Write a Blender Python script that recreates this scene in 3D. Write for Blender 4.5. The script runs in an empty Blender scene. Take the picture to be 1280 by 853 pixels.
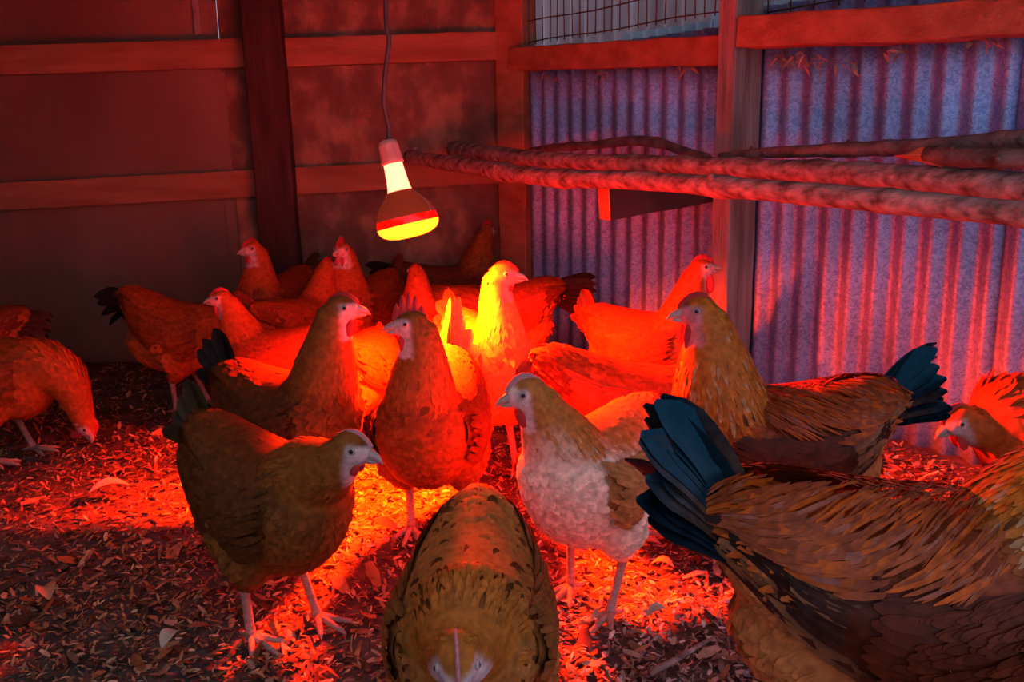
import bpy, bmesh, math, random
import numpy as np
from mathutils import Vector, Matrix, Euler

random.seed(7)
RNG = np.random.default_rng(11)
scene = bpy.context.scene
COL = scene.collection
RAD = math.radians

# ------------------------------------------------------------------ camera
F_PX, CAM_H, PITCH, ROLL = 1100.0, 0.82, 12.2, -1.1
cam_data = bpy.data.cameras.new('camera')
cam = bpy.data.objects.new('camera', cam_data)
COL.objects.link(cam)
cam_data.sensor_width = 36.0
cam_data.lens = F_PX / 1280.0 * 36.0
cam_data.clip_start = 0.02
CAM_R = Matrix.Rotation(RAD(90 - PITCH), 3, 'X') @ Matrix.Rotation(RAD(ROLL), 3, 'Z')
cam.matrix_world = Matrix.Translation((0, 0, CAM_H)) @ CAM_R.to_4x4()
scene.camera = cam

# ------------------------------------------------------------------ sky, daylight, exposure
scene.view_settings.view_transform = 'Standard'
scene.view_settings.look = 'None'
scene.view_settings.exposure = 0.0
scene.view_settings.gamma = 1.0
scene.view_settings.use_curve_mapping = False
world = bpy.data.worlds.new('overcast_sky')
scene.world = world
world.use_nodes = True
bg = world.node_tree.nodes['Background']
bg.inputs[0].default_value = (0.72, 0.75, 1.0, 1)
SKY = 1.05
bg.inputs[1].default_value = SKY
HEAT = 38.0       # radiance of the heat lamp's front glass
BEAM = 2000.0      # power of its forward beam (the silvered reflector throws most of the light down)
NECK = 12.0       # radiance of its glowing neck

# ------------------------------------------------------------------ pixel -> place helpers (1280 x 853 frame)
CAM_P = Vector((0, 0, CAM_H))
def ray(u, v):
    return (CAM_R @ Vector(((u - 640.0) / F_PX, -(v - 426.5) / F_PX, -1.0)))
def at_y(u, v, y):
    d = ray(u, v); return CAM_P + d * (y / d.y)
def ground(u, v, z=0.0):
    d = ray(u, v); return CAM_P + d * ((z - CAM_H) / d.z)
def at_plane(u, v, p, n):
    d = ray(u, v); return CAM_P + d * ((Vector(p) - CAM_P).dot(n) / d.dot(n))

# ------------------------------------------------------------------ materials
def new_mat(name):
    m = bpy.data.materials.new(name); m.use_nodes = True
    nt = m.node_tree
    return m, nt, nt.nodes['Principled BSDF']
def N(nt, t, **kw):
    n = nt.nodes.new(t)
    for k, v in kw.items(): setattr(n, k, v)
    return n
def noise_mat(name, c1, c2, scale=8, rough=0.8, stretch=(1, 1, 1), bump=0.2, bscale=None, metallic=0.0, detail=6,
              spec=0.3, c3=None, coords='Object'):
    m, nt, bs = new_mat(name)
    tc = N(nt, 'ShaderNodeTexCoord'); mp = N(nt, 'ShaderNodeMapping')
    mp.inputs['Scale'].default_value = stretch
    nt.links.new(tc.outputs[coords], mp.inputs[0])
    nz = N(nt, 'ShaderNodeTexNoise'); nz.inputs['Scale'].default_value = scale; nz.inputs['Detail'].default_value = detail
    nt.links.new(mp.outputs[0], nz.inputs['Vector'])
    cr = N(nt, 'ShaderNodeValToRGB')
    cr.color_ramp.elements[0].position = 0.32; cr.color_ramp.elements[0].color = (*c1, 1)
    cr.color_ramp.elements[1].position = 0.68; cr.color_ramp.elements[1].color = (*c2, 1)
    if c3:
        e = cr.color_ramp.elements.new(0.5); e.color = (*c3, 1)
    nt.links.new(nz.outputs[0], cr.inputs[0]); nt.links.new(cr.outputs[0], bs.inputs['Base Color'])
    bs.inputs['Roughness'].default_value = rough; bs.inputs['Metallic'].default_value = metallic
    bs.inputs['Specular IOR Level'].default_value = spec
    if bump:
        n2 = N(nt, 'ShaderNodeTexNoise'); n2.inputs['Scale'].default_value = bscale or scale * 4; n2.inputs['Detail'].default_value = 5
        nt.links.new(mp.outputs[0], n2.inputs['Vector'])
        bp = N(nt, 'ShaderNodeBump'); bp.inputs['Strength'].default_value = bump; bp.inputs['Distance'].default_value = 0.01
        nt.links.new(n2.outputs[0], bp.inputs['Height']); nt.links.new(bp.outputs[0], bs.inputs['Normal'])
    return m
def attr_mat(name, rough=0.55, spec=0.35, nscale=60, amount=0.35, coat=0.0, sheen=0.0):
    m, nt, bs = new_mat(name)
    at = N(nt, 'ShaderNodeAttribute'); at.attribute_name = 'Col'
    tc = N(nt, 'ShaderNodeTexCoord')
    nz = N(nt, 'ShaderNodeTexNoise'); nz.inputs['Scale'].default_value = nscale; nz.inputs['Detail'].default_value = 4
    nt.links.new(tc.outputs['Object'], nz.inputs['Vector'])
    mr = N(nt, 'ShaderNodeMapRange'); mr.inputs[1].default_value = 0.3; mr.inputs[2].default_value = 0.7
    mr.inputs[3].default_value = 1 - amount; mr.inputs[4].default_value = 1 + amount
    nt.links.new(nz.outputs[0], mr.inputs[0])
    vm = N(nt, 'ShaderNodeVectorMath'); vm.operation = 'SCALE'
    nt.links.new(at.outputs['Color'], vm.inputs[0]); nt.links.new(mr.outputs[0], vm.inputs['Scale'])
    nt.links.new(vm.outputs[0], bs.inputs['Base Color'])
    bs.inputs['Roughness'].default_value = rough; bs.inputs['Specular IOR Level'].default_value = spec
    bs.inputs['Coat Weight'].default_value = coat; bs.inputs['Coat Roughness'].default_value = 0.3
    bs.inputs['Sheen Weight'].default_value = sheen
    return m
def flat_mat(name, c, rough=0.6, metallic=0.0, spec=0.4, **kw):
    return noise_mat(name, tuple(x * 0.8 for x in c), tuple(min(1, x * 1.15) for x in c), scale=30, rough=rough, metallic=metallic, spec=spec, bump=0.1, **kw)
def emit_mat(name, color, strength, base=(0.02, 0, 0)):
    m, nt, bs = new_mat(name)
    bs.inputs['Base Color'].default_value = (*base, 1)
    bs.inputs['Emission Color'].default_value = (*color, 1)
    bs.inputs['Emission Strength'].default_value = strength
    bs.inputs['Roughness'].default_value = 0.2
    return m

M = {}
M['plumage'] = attr_mat('plumage', 0.6, 0.12, 90, 0.3)
M['gloss_plumage'] = attr_mat('glossy_plumage', 0.38, 0.12, 90, 0.3)
M['tail'] = attr_mat('tail_feather', 0.30, 0.25, 80, 0.4)
_b = M['tail'].node_tree.nodes['Principled BSDF']; _b.inputs['Specular Tint'].default_value = (0.04, 0.32, 0.50, 1); _b.inputs['Specular IOR Level'].default_value = 0.6
M['comb'] = flat_mat('comb_skin', (0.46, 0.035, 0.035), 0.7, spec=0.15)
M['palecomb'] = flat_mat('pale_comb_skin', (0.52, 0.20, 0.21), 0.7, spec=0.15)
M['beak'] = flat_mat('horn_beak', (0.42, 0.30, 0.26), 0.35)
M['eyering'] = flat_mat('iris', (0.42, 0.33, 0.30), 0.25)
M['pupil'] = flat_mat('pupil', (0.008, 0.008, 0.01), 0.12)
M['leg'] = noise_mat('leg_scales', (0.34, 0.19, 0.15), (0.50, 0.32, 0.26), 40, 0.55, (1, 1, 3), 0.5, 160)
M['timber_red'] = noise_mat('rail_timber', (0.26, 0.10, 0.05), (0.42, 0.19, 0.10), 3.0, 0.75, (1, 6, 6), 0.5, 20)
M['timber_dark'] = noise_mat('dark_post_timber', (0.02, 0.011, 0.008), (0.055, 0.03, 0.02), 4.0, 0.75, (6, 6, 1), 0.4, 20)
M['timber_grey'] = noise_mat('weathered_post_timber', (0.17, 0.15, 0.13), (0.38, 0.36, 0.34), 3.0, 0.85, (8, 8, 1), 0.5, 18)
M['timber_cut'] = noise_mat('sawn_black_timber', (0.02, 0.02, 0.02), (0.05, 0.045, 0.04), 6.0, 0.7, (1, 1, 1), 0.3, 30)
M['timber_lit_end'] = flat_mat('lamplit_sawn_end', (0.75, 0.32, 0.10), 0.8)  # lamplight on the board end is put into this orange
M['bark'] = noise_mat('perch_bark', (0.10, 0.06, 0.05), (0.46, 0.36, 0.32), 14.0, 0.75, (0.7, 3, 3), 0.7, 40)
M['barkdark'] = noise_mat('dark_perch_bark', (0.08, 0.05, 0.045), (0.27, 0.19, 0.17), 9.0, 0.75, (0.7, 3, 3), 0.7, 40)
M['split'] = flat_mat('split_bare_wood', (0.50, 0.24, 0.10), 0.7)
M['panel'] = noise_mat('old_wall_sheet', (0.13, 0.075, 0.045), (0.24, 0.15, 0.10), 1.6, 0.7, (1, 1, 0.5), 0.25, 60, c3=(0.18, 0.11, 0.07))
M['panel_rust'] = noise_mat('blotched_wall_sheet', (0.13, 0.07, 0.04), (0.36, 0.22, 0.13), 9.0, 0.7, (1, 1, 0.8), 0.5, 70, c3=(0.18, 0.105, 0.065))
M['strip'] = flat_mat('joint_strip', (0.30, 0.24, 0.22), 0.7)
M['wire'] = flat_mat('rusty_wire', (0.12, 0.075, 0.055), 0.6, 0.5)
M['ceramic'] = flat_mat('lamp_socket', (0.50, 0.33, 0.28), 0.45)
M['cord'] = flat_mat('lamp_cord', (0.06, 0.045, 0.05), 0.5)
M['straw'] = noise_mat('straw', (0.28, 0.20, 0.16), (0.48, 0.37, 0.32), 30, 0.85, bump=0.1)
M['outside_pale'] = noise_mat('outside_iron', (0.17, 0.10, 0.10), (0.36, 0.26, 0.26), 4, 0.6, (1, 1, 0.3), 0.1)
M['outside_dark'] = noise_mat('outside_roof_iron', (0.10, 0.12, 0.15), (0.20, 0.22, 0.26), 4, 0.6, (1, 1, 0.3), 0.1)
M['roof'] = flat_mat('roof_iron', (0.18, 0.17, 0.17), 0.7)
M['soil'] = noise_mat('soil', (0.04, 0.03, 0.025), (0.14, 0.10, 0.08), 14, 0.95, bump=0.6)
M['litter'] = attr_mat('wood_chip_litter', 0.8, 0.2, 40, 0.3)

def galv_mat():
    m, nt, bs = new_mat('galvanised_iron')
    tc = N(nt, 'ShaderNodeTexCoord')
    vo = N(nt, 'ShaderNodeTexVoronoi'); vo.inputs['Scale'].default_value = 170
    n0 = N(nt, 'ShaderNodeTexNoise'); n0.inputs['Scale'].default_value = 30; n0.inputs['Detail'].default_value = 3
    nt.links.new(tc.outputs['Object'], n0.inputs['Vector'])
    ad = N(nt, 'ShaderNodeMixRGB'); ad.blend_type = 'ADD'; ad.inputs[0].default_value = 0.06
    nt.links.new(tc.outputs['Object'], ad.inputs[1]); nt.links.new(n0.outputs['Color'], ad.inputs[2])
    nt.links.new(ad.outputs[0], vo.inputs['Vector'])
    cr = N(nt, 'ShaderNodeValToRGB')
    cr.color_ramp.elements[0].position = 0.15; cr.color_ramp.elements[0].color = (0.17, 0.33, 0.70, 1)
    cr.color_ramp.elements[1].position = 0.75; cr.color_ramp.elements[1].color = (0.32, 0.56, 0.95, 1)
    sp = N(nt, 'ShaderNodeSeparateColor'); nt.links.new(vo.outputs['Color'], sp.inputs[0])
    nt.links.new(sp.outputs[0], cr.inputs[0])
    n2 = N(nt, 'ShaderNodeTexNoise'); n2.inputs['Scale'].default_value = 3; n2.inputs['Detail'].default_value = 6
    nt.links.new(tc.outputs['Object'], n2.inputs['Vector'])
    mr = N(nt, 'ShaderNodeMapRange'); mr.inputs[1].default_value = 0.3; mr.inputs[2].default_value = 0.7
    mr.inputs[3].default_value = 0.7; mr.inputs[4].default_value = 1.15
    nt.links.new(n2.outputs[0], mr.inputs[0])
    vm = N(nt, 'ShaderNodeVectorMath'); vm.operation = 'SCALE'
    nt.links.new(cr.outputs[0], vm.inputs[0]); nt.links.new(mr.outputs[0], vm.inputs['Scale'])
    nt.links.new(vm.outputs[0], bs.inputs['Base Color'])
    bs.inputs['Metallic'].default_value = 0.35; bs.inputs['Roughness'].default_value = 0.5
    return m
M['galv'] = galv_mat()

# ------------------------------------------------------------------ mesh helpers
def tag(o, label=None, cat=None, group=None, kind=None):
    if label: o['label'] = label
    if cat: o['category'] = cat
    if group: o['group'] = group
    if kind: o['kind'] = kind
    return o
def empty(name, loc=(0, 0, 0), rz=0.0):
    o = bpy.data.objects.new(name, None); COL.objects.link(o)
    o.location = loc; o.rotation_euler = (0, 0, rz); o.empty_display_size = 0.05
    return o
def link(name, me, mat, parent=None, smooth=True):
    o = bpy.data.objects.new(name, me); COL.objects.link(o)
    if mat is not None: me.materials.append(mat)
    if smooth and len(me.polygons):
        me.polygons.foreach_set('use_smooth', np.ones(len(me.polygons), dtype=bool))
    if parent is not None: o.parent = parent
    return o
def np_mesh(name, V, Fq, cols=None):
    """V (n,3); Fq list of (k,m) int arrays"""
    me = bpy.data.meshes.new(name)
    V = np.asarray(V, dtype=np.float32)
    Fq = [np.asarray(f, dtype=np.int32) for f in (Fq if isinstance(Fq, list) else [Fq]) if len(f)]
    loops = np.concatenate([f.ravel() for f in Fq])
    tot = np.concatenate([np.full(len(f), f.shape[1], dtype=np.int32) for f in Fq])
    st = np.concatenate([[0], np.cumsum(tot)[:-1]]).astype(np.int32)
    me.vertices.add(len(V)); me.vertices.foreach_set('co', V.ravel())
    me.loops.add(len(loops)); me.loops.foreach_set('vertex_index', loops)
    me.polygons.add(len(tot)); me.polygons.foreach_set('loop_start', st); me.polygons.foreach_set('loop_total', tot)
    if cols is not None:
        a = me.color_attributes.new('Col', 'FLOAT_COLOR', 'POINT')
        c = np.ones((len(V), 4), dtype=np.float32); c[:, :3] = cols
        a.data.foreach_set('color', c.ravel())
    me.update(calc_edges=True); me.validate()
    return me
class MB:
    def __init__(s): s.v = []; s.f = []
    def add(s, vs, fs):
        b = len(s.v); s.v += [tuple(p) for p in vs]; s.f += [tuple(i + b for i in f) for f in fs]; return s
    def build(s, name, mat, parent=None, smooth=False):
        me = bpy.data.meshes.new(name); me.from_pydata(s.v, [], s.f); me.update()
        return link(name, me, mat, parent, smooth)
    def tube(s, pts, rads, n=10, cap=True):
        pts = [Vector(p) for p in pts]
        if not hasattr(rads, '__len__'): rads = [rads] * len(pts)
        ref = None; vs = []; fs = []
        for i, p in enumerate(pts):
            t = (pts[min(i + 1, len(pts) - 1)] - pts[max(i - 1, 0)])
            t = t.normalized() if t.length > 1e-9 else Vector((0, 0, 1))
            if ref is None: ref = Vector((0, 0, 1)) if abs(t.z) < 0.9 else Vector((1, 0, 0))
            a = (ref - t * ref.dot(t)).normalized(); ref = a; b = t.cross(a)
            for k in range(n):
                w = 2 * math.pi * k / n
                vs.append(p + (a * math.cos(w) + b * math.sin(w)) * rads[i])
        for i in range(len(pts) - 1):
            for k in range(n):
                fs.append((i * n + k, i * n + (k + 1) % n, (i + 1) * n + (k + 1) % n, (i + 1) * n + k))
        if cap:
            fs.append(tuple(range(n))[::-1]); fs.append(tuple((len(pts) - 1) * n + k for k in range(n)))
        return s.add(vs, fs)
    def beam(s, p0, p1, w, h, side, seg=10, jit=0.003, taper=1.0):
        """timber from p0 to p1: w along `side`, h across it, slightly uneven sawn faces"""
        p0, p1 = Vector(p0), Vector(p1); t = (p1 - p0).normalized()
        side = Vector(side); side = (side - t * side.dot(t)).normalized(); up = t.cross(side)
        vs = []; fs = []; prof = [(-.5, -.46), (-.46, -.5), (0, -.5), (.46, -.5), (.5, -.46), (.5, 0), (.5, .46), (.46, .5), (0, .5), (-.46, .5), (-.5, .46), (-.5, 0)]
        n = len(prof)
        for i in range(seg + 1):
            q = p0.lerp(p1, i / seg); k = 1 + (taper - 1) * i / seg
            ja, jb = random.uniform(-jit, jit), random.uniform(-jit, jit)
            for (a, b) in prof:
                vs.append(q + side * (a * w * k + ja + random.uniform(-jit, jit) * .3) + up * (b * h * k + jb + random.uniform(-jit, jit) * .3))
        for i in range(seg):
            for k in range(n):
                fs.append((i * n + k, i * n + (k + 1) % n, (i + 1) * n + (k + 1) % n, (i + 1) * n + k))
        fs.append(tuple(range(n))[::-1]); fs.append(tuple(seg * n + k for k in range(n)))
        return s.add(vs, fs)
    def box(s, a, b):
        x0, y0, z0 = a; x1, y1, z1 = b
        return s.add([(x0, y0, z0), (x1, y0, z0), (x1, y1, z0), (x0, y1, z0), (x0, y0, z1), (x1, y0, z1), (x1, y1, z1), (x0, y1, z1)],
                     [(3, 2, 1, 0), (4, 5, 6, 7), (0, 1, 5, 4), (1, 2, 6, 5), (2, 3, 7, 6), (3, 0, 4, 7)])
    def slab(s, c, d, n, l0, l1, z0, z1, t0, t1):
        """vertical slab on a wall line: along d from l0 to l1, heights z0..z1, from t0 to t1 along inward normal n"""
        P = lambda l, t, z: (c[0] + d[0] * l + n[0] * t, c[1] + d[1] * l + n[1] * t, z)
        return s.add([P(l0, t0, z0), P(l1, t0, z0), P(l1, t1, z0), P(l0, t1, z0), P(l0, t0, z1), P(l1, t0, z1), P(l1, t1, z1), P(l0, t1, z1)],
                     [(3, 2, 1, 0), (4, 5, 6, 7), (0, 1, 5, 4), (1, 2, 6, 5), (2, 3, 7, 6), (3, 0, 4, 7)])
def smoothstep(a, b, x): t = np.clip((x - a) / (b - a), 0, 1); return t * t * (3 - 2 * t)
def catmull(pts, n):
    P = [np.array(p, float) for p in pts]; P = [2 * P[0] - P[1]] + P + [2 * P[-1] - P[-2]]
    out = []
    m = len(pts) - 1
    for k in range(n + 1):
        x = k / n * m; i = min(int(x), m - 1); t = x - i
        a, b, c, d = P[i], P[i + 1], P[i + 2], P[i + 3]
        out.append(0.5 * ((2 * b) + (-a + c) * t + (2 * a - 5 * b + 4 * c - d) * t * t + (-a + 3 * b - 3 * c + d) * t ** 3))
    return np.array(out)

# ------------------------------------------------------------------ the shed: ground, walls, roof
CORNER = Vector((0.045, 3.62, 0))
RW_D = Vector((1.17, -1.45, 0)).normalized()            # right wall runs towards the camera's right
RW_N = Vector((RW_D.y, -RW_D.x, 0)); RW_N = RW_N if RW_N.y < 0 else -RW_N    # into the shed
BW_D = Vector((-1.0, -0.05, 0)).normalized()
BW_N = Vector((-BW_D.y, BW_D.x, 0)); BW_N = BW_N if BW_N.y < 0 else -BW_N
ROOF_Z = 1.6

def rw(u, v, off=0.0):          # pixel -> (along, height) on right wall plane moved `off` inwards
    p = at_plane(u, v, CORNER + RW_N * off, RW_N); return ((p - CORNER).dot(RW_D), p.z)
def bw(u, v, off=0.0):
    p = at_plane(u, v, CORNER + BW_N * off, BW_N); return ((p - CORNER).dot(BW_D), p.z)
def rwp(l, z, off=0.0): return CORNER + RW_D * l + RW_N * off + Vector((0, 0, z))
def bwp(l, z, off=0.0): return CORNER + BW_D * l + BW_N * off + Vector((0, 0, z))

# ground
def ground_z(x, y):
    return 0.010 * np.sin(x * 3.1 + y * 1.7) + 0.008 * np.sin(x * 6.7 - y * 5.3 + 1.0) - 0.012
gx, gy = np.meshgrid(np.linspace(-3.2, 4.4, 153), np.linspace(-2.2, 5.6, 157))
gz = ground_z(gx, gy)
gi = np.arange(gx.size).reshape(gx.shape)
gq = np.stack([gi[:-1, :-1], gi[:-1, 1:], gi[1:, 1:], gi[1:, :-1]], -1).reshape(-1, 4)
floor = link('floor', np_mesh('floor', np.stack([gx, gy, gz], -1).reshape(-1, 3), gq), M['soil'])
tag(floor, 'dark soil floor under the chip litter', kind='structure')

# back wall: flat sheets nailed to timber
wall_back = empty('wall_back', CORNER); tag(wall_back, 'dim back wall of flat old sheets on timber rails', kind='structure')
def child_at(o, parent):
    o.parent = parent; o.matrix_parent_inverse = Matrix.Translation(-parent.location); return o
lj = bw(287, 200)[0]; lend = 2.75
for (l0, l1, mk, t, z0, z1) in ((-0.02, lj, 'panel_rust', 0.0, -0.05, bw(450, 205)[1]), (-0.02, lj, 'panel_rust', 0.004, bw(450, 205)[1] + 0.002, bw(450, 55)[1]), (-0.02, lj, 'panel_rust', 0.0, bw(450, 55)[1] + .002, ROOF_Z),
                     (lj + .004, lend, 'panel', 0.002, -0.05, bw(150, 222)[1]), (lj + .004, lend, 'panel', 0.006, bw(150, 222)[1] + .002, bw(150, 60)[1]), (lj + .004, lend, 'panel', 0.0, bw(150, 60)[1] + .002, ROOF_Z)):
    child_at(MB().slab(CORNER, BW_D, BW_N, l0, l1, z0 - .02, z1, -0.012, t).build('wall_sheet', M[mk]), wall_back)
child_at(MB().slab(CORNER, BW_D, BW_N, lj - .012, lj + .03, -.05, bw(270, 90)[1], 0.0, 0.012).build('joint_strip', M['panel']), wall_back)
a0 = bw(247, 20)[0]
child_at(MB().slab(CORNER, BW_D, BW_N, a0 - .012, a0 + .012, bw(247, 44)[1], ROOF_Z, 0.0, 0.014).build('joint_strip', M['strip']), wall_back)
# back wall timber
def back_rail(name, u0, v0, u1, v1, h, off, label, mk='timber_red'):
    l0, z0 = bw(u0, v0, off); l1, z1 = bw(u1, v1, off)
    k = (z1 - z0) / (l1 - l0)
    l2 = lend; z2 = z0 + k * (l2 - l0)
    o = MB().beam(bwp(l1, z1, off * .5), bwp(l2, z2, off * .5), off, h, BW_N, 18, 0.002).build(name, M[mk])
    return tag(o, label, kind='structure')
back_rail('timber_rail', 0, 75, 622, 57, 0.105, 0.045, 'upper dark red timber rail along the back wall')
back_rail('timber_rail', 0, 246, 640, 212, 0.105, 0.045, 'lower red timber rail along the back wall behind the lamp')
lp0, zp0 = bw(323, 0, 0.13); lp1, zp1 = bw(350, 330, 0.13)
kx = (lp1 - lp0) / (zp1 - zp0)
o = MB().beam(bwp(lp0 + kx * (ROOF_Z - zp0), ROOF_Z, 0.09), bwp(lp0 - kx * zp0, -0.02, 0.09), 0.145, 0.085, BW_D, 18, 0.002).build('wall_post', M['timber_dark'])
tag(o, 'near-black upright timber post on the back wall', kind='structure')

# right wall: posts, sills, corrugated iron, wire mesh
wall_right = empty('wall_right', CORNER); tag(wall_right, 'corrugated iron side wall on timber posts', kind='structure')
def corrugated(name, c, d, n, l0, l1, z0, z1, t, mat, pitch=0.076, amp=0.0125, phase=0.0, parent=None, step=None):
    k = int((l1 - l0) / pitch * 12) + 1
    l = np.linspace(l0, l1, k); w = t + amp * np.sin(l / pitch * 2 * np.pi + phase)
    rows = []
    for z in np.linspace(z0, z1, 7):
        wob = 0.0015 * np.sin(z * 3 + l * 2)
        rows.append(np.stack([c[0] + d[0] * l + n[0] * (w + wob), c[1] + d[1] * l + n[1] * (w + wob), np.full(k, z)], -1))
    V = np.concatenate(rows); I = np.arange(len(V)).reshape(7, k)
    Q = np.stack([I[:-1, :-1], I[:-1, 1:], I[1:, 1:], I[1:, :-1]], -1).reshape(-1, 4)
    o = link(name, np_mesh(name, V, Q), mat)
    sd = o.modifiers.new('thickness', 'SOLIDIFY'); sd.thickness = 0.0015
    if parent is not None: child_at(o, parent)
    return o
l_p2, _ = rw(935, 230, 0.0)                 # middle post position along the wall
sill_L0, zsL0 = rw(652, 74, 0.05); sill_L1, zsL1 = rw(906, 63, 0.05)
sill_R0, zsR0 = rw(938, 42, 0.09); sill_R1, zsR1 = rw(1280, 20, 0.09)
SILL_Z = zsL0
corrugated('corrugated_sheet', CORNER, RW_D, RW_N, 0.02, l_p2 - 0.005, -0.05, SILL_Z + .02, 0.004, M['galv'], parent=wall_right)
corrugated('corrugated_sheet', CORNER, RW_D, RW_N, l_p2 - 0.06, l_p2 + 0.82, -0.05, SILL_Z + .06, -0.014, M['galv'], phase=0.6, parent=wall_right)
corrugated('corrugated_sheet', CORNER, RW_D, RW_N, l_p2 + 0.76, l_p2 + 1.60, -0.05, SILL_Z + .06, 0.004, M['galv'], phase=1.2, parent=wall_right)
corrugated('corrugated_sheet', CORNER, RW_D, RW_N, l_p2 + 1.55, l_p2 + 2.4, -0.05, SILL_Z + .06, -0.014, M['galv'], phase=0.3, parent=wall_right)

o = MB().beam(rwp(0.02, ROOF_Z, 0.03), rwp(0.02, -0.02, 0.03), 0.125, 0.10, RW_D + RW_N * -0.35, 18, 0.002).build('corner_post', M['timber_red'])
tag(o, 'red-brown timber post in the corner of the shed', kind='structure')
o = MB().beam(rwp(l_p2, ROOF_Z, 0.06), rwp(l_p2 - .004, -0.02, 0.06), 0.062, 0.135, RW_D, 18, 0.0025).build('wall_post', M['timber_grey'])
tag(o, 'weathered grey timber post between the corrugated sheets', kind='structure')
P = at_y
kL = (zsL1 - zsL0) / (sill_L1 - sill_L0)
o = MB().beam(rwp(0.03, zsL0 - kL * (sill_L0 - .03), 0.045), rwp(l_p2 - .045, zsL0 + kL * (l_p2 - .045 - sill_L0), 0.045), 0.07, 0.085, RW_N, 12, 0.003).build('window_sill', M['timber_red'])
tag(o, 'cracked reddish timber sill under the wire mesh by the corner post', kind='structure')
kR = (zsR1 - zsR0) / (sill_R1 - sill_R0)
o = MB().beam(rwp(sill_R0 - .01, zsR0, 0.085), rwp(sill_R0 + 1.9, zsR0 + kR * 1.9, 0.085), 0.10, 0.085, RW_N, 20, 0.004).build('window_sill', M['timber_red'])
tag(o, 'thick orange-red timber sill right of the grey post', kind='structure')
o = MB().beam(rwp(-0.05, ROOF_Z - .06, 0.03), rwp(3.6, ROOF_Z - .06, 0.03), 0.09, 0.1, RW_N, 12, 0.003).build('top_plate', M['timber_grey'])
tag(o, 'timber top plate above the wire mesh', kind='structure')

# welded wire mesh in the two openings
def wire_mesh(l0, l1, z0, z1, off, sx, sz, label, tilt=0.0):
    root = empty('wire_mesh', rwp(l0, z0, off)); tag(root, label, 'wire mesh', 'welded mesh panels of the side wall')
    k = int((l1 - l0) / sx)
    vmesh = None
    for i in range(k + 1):
        l = l0 + i * sx + random.uniform(-.003, .003)
        child_at(MB().tube([rwp(l, z0, off), rwp(l + random.uniform(-.01, .01), z1, off)], 0.0021, 6).build('wire', M['wire'], smooth=True), root)
    k = int((z1 - z0) / sz)
    for i in range(k + 1):
        z = z0 + i * sz + .01
        pts = [rwp(l0 + (l1 - l0) * j / 8, z + 0.004 * math.sin(j * 1.3 + i) + tilt * (j / 8), off + .004) for j in range(9)]
        child_at(MB().tube(pts, 0.0024, 6).build('wire', M['wire'], smooth=True), root)
wire_mesh(0.10, l_p2 - .05, SILL_Z + .05, ROOF_Z - .1, 0.025, 0.040, 0.075, 'rusty welded wire mesh above the sill next to the corner post')
wire_mesh(l_p2 + .07, l_p2 + 1.7, zsR0 + .05, ROOF_Z - .1, 0.03, 0.075, 0.075, 'welded wire mesh above the thick sill right of the grey post')

# the yard outside, seen through the mesh
OUT = CORNER - RW_N * 1.1
yard = empty('neighbouring_shed', OUT); tag(yard, 'pale corrugated iron shed seen outside through the wire mesh', 'shed')
def out_at(o): return child_at(o, yard)
out_at(corrugated('corrugated_sheet', OUT, RW_D, RW_N, -1.6, 0.9, -.05, 2.1, 0.0, M['outside_pale'], 0.11, 0.02))
out_at(corrugated('corrugated_sheet', OUT, RW_D, RW_N, 0.87, 3.4, -.05, 1.9, 0.01, M['outside_pale'], 0.11, 0.02, 1.0))
for i in range(7):
    l = -1.2 + i * 0.5
    out_at(corrugated('low_roof_sheet', OUT, RW_D, RW_N, l, l + 0.52, -.05, 1.27 + 0.035 * i, 0.3 - 0.004 * (i % 2), M['outside_dark'], 0.076, 0.012))

# roof and the closed sides behind the camera (only the right of the front stands open); unseen, roof and front wall shaped to steer daylight
roof_m = MB(); roof_m.box((-2.9, 0.75, ROOF_Z), (0.1, 3.75, ROOF_Z + .03))
o = roof_m.build('ceiling', M['roof']); tag(o, 'unseen iron roof over the shed, cut back to admit daylight', kind='structure')
m = MB(); m.add([(0.1, 4.2, ROOF_Z), (0.1, 0.75, ROOF_Z), (2.4, 0.75, ROOF_Z), (2.5, 1.1, ROOF_Z), (0.1, 4.2, ROOF_Z + .03), (0.1, 0.75, ROOF_Z + .03), (2.4, 0.75, ROOF_Z + .03), (2.5, 1.1, ROOF_Z + .03)],
              [(0, 3, 2, 1), (4, 5, 6, 7), (0, 1, 5, 4), (1, 2, 6, 5), (2, 3, 7, 6), (3, 0, 4, 7)])
o = m.build('ceiling', M['roof']); tag(o, 'unseen iron roof over the shed, cut back to admit daylight', kind='structure')
o = MB().box((-2.9, -0.35, -.05), (-2.7, 3.6, ROOF_Z)).build('wall_left', M['panel']); tag(o, 'closed left wall of the shed', kind='structure')
o = MB().box((-2.9, -0.42, -.05), (-0.5, -0.35, ROOF_Z)).build('wall_front', M['panel']); tag(o, 'unseen closed half of the front wall, placed to steer daylight', kind='structure')

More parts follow.
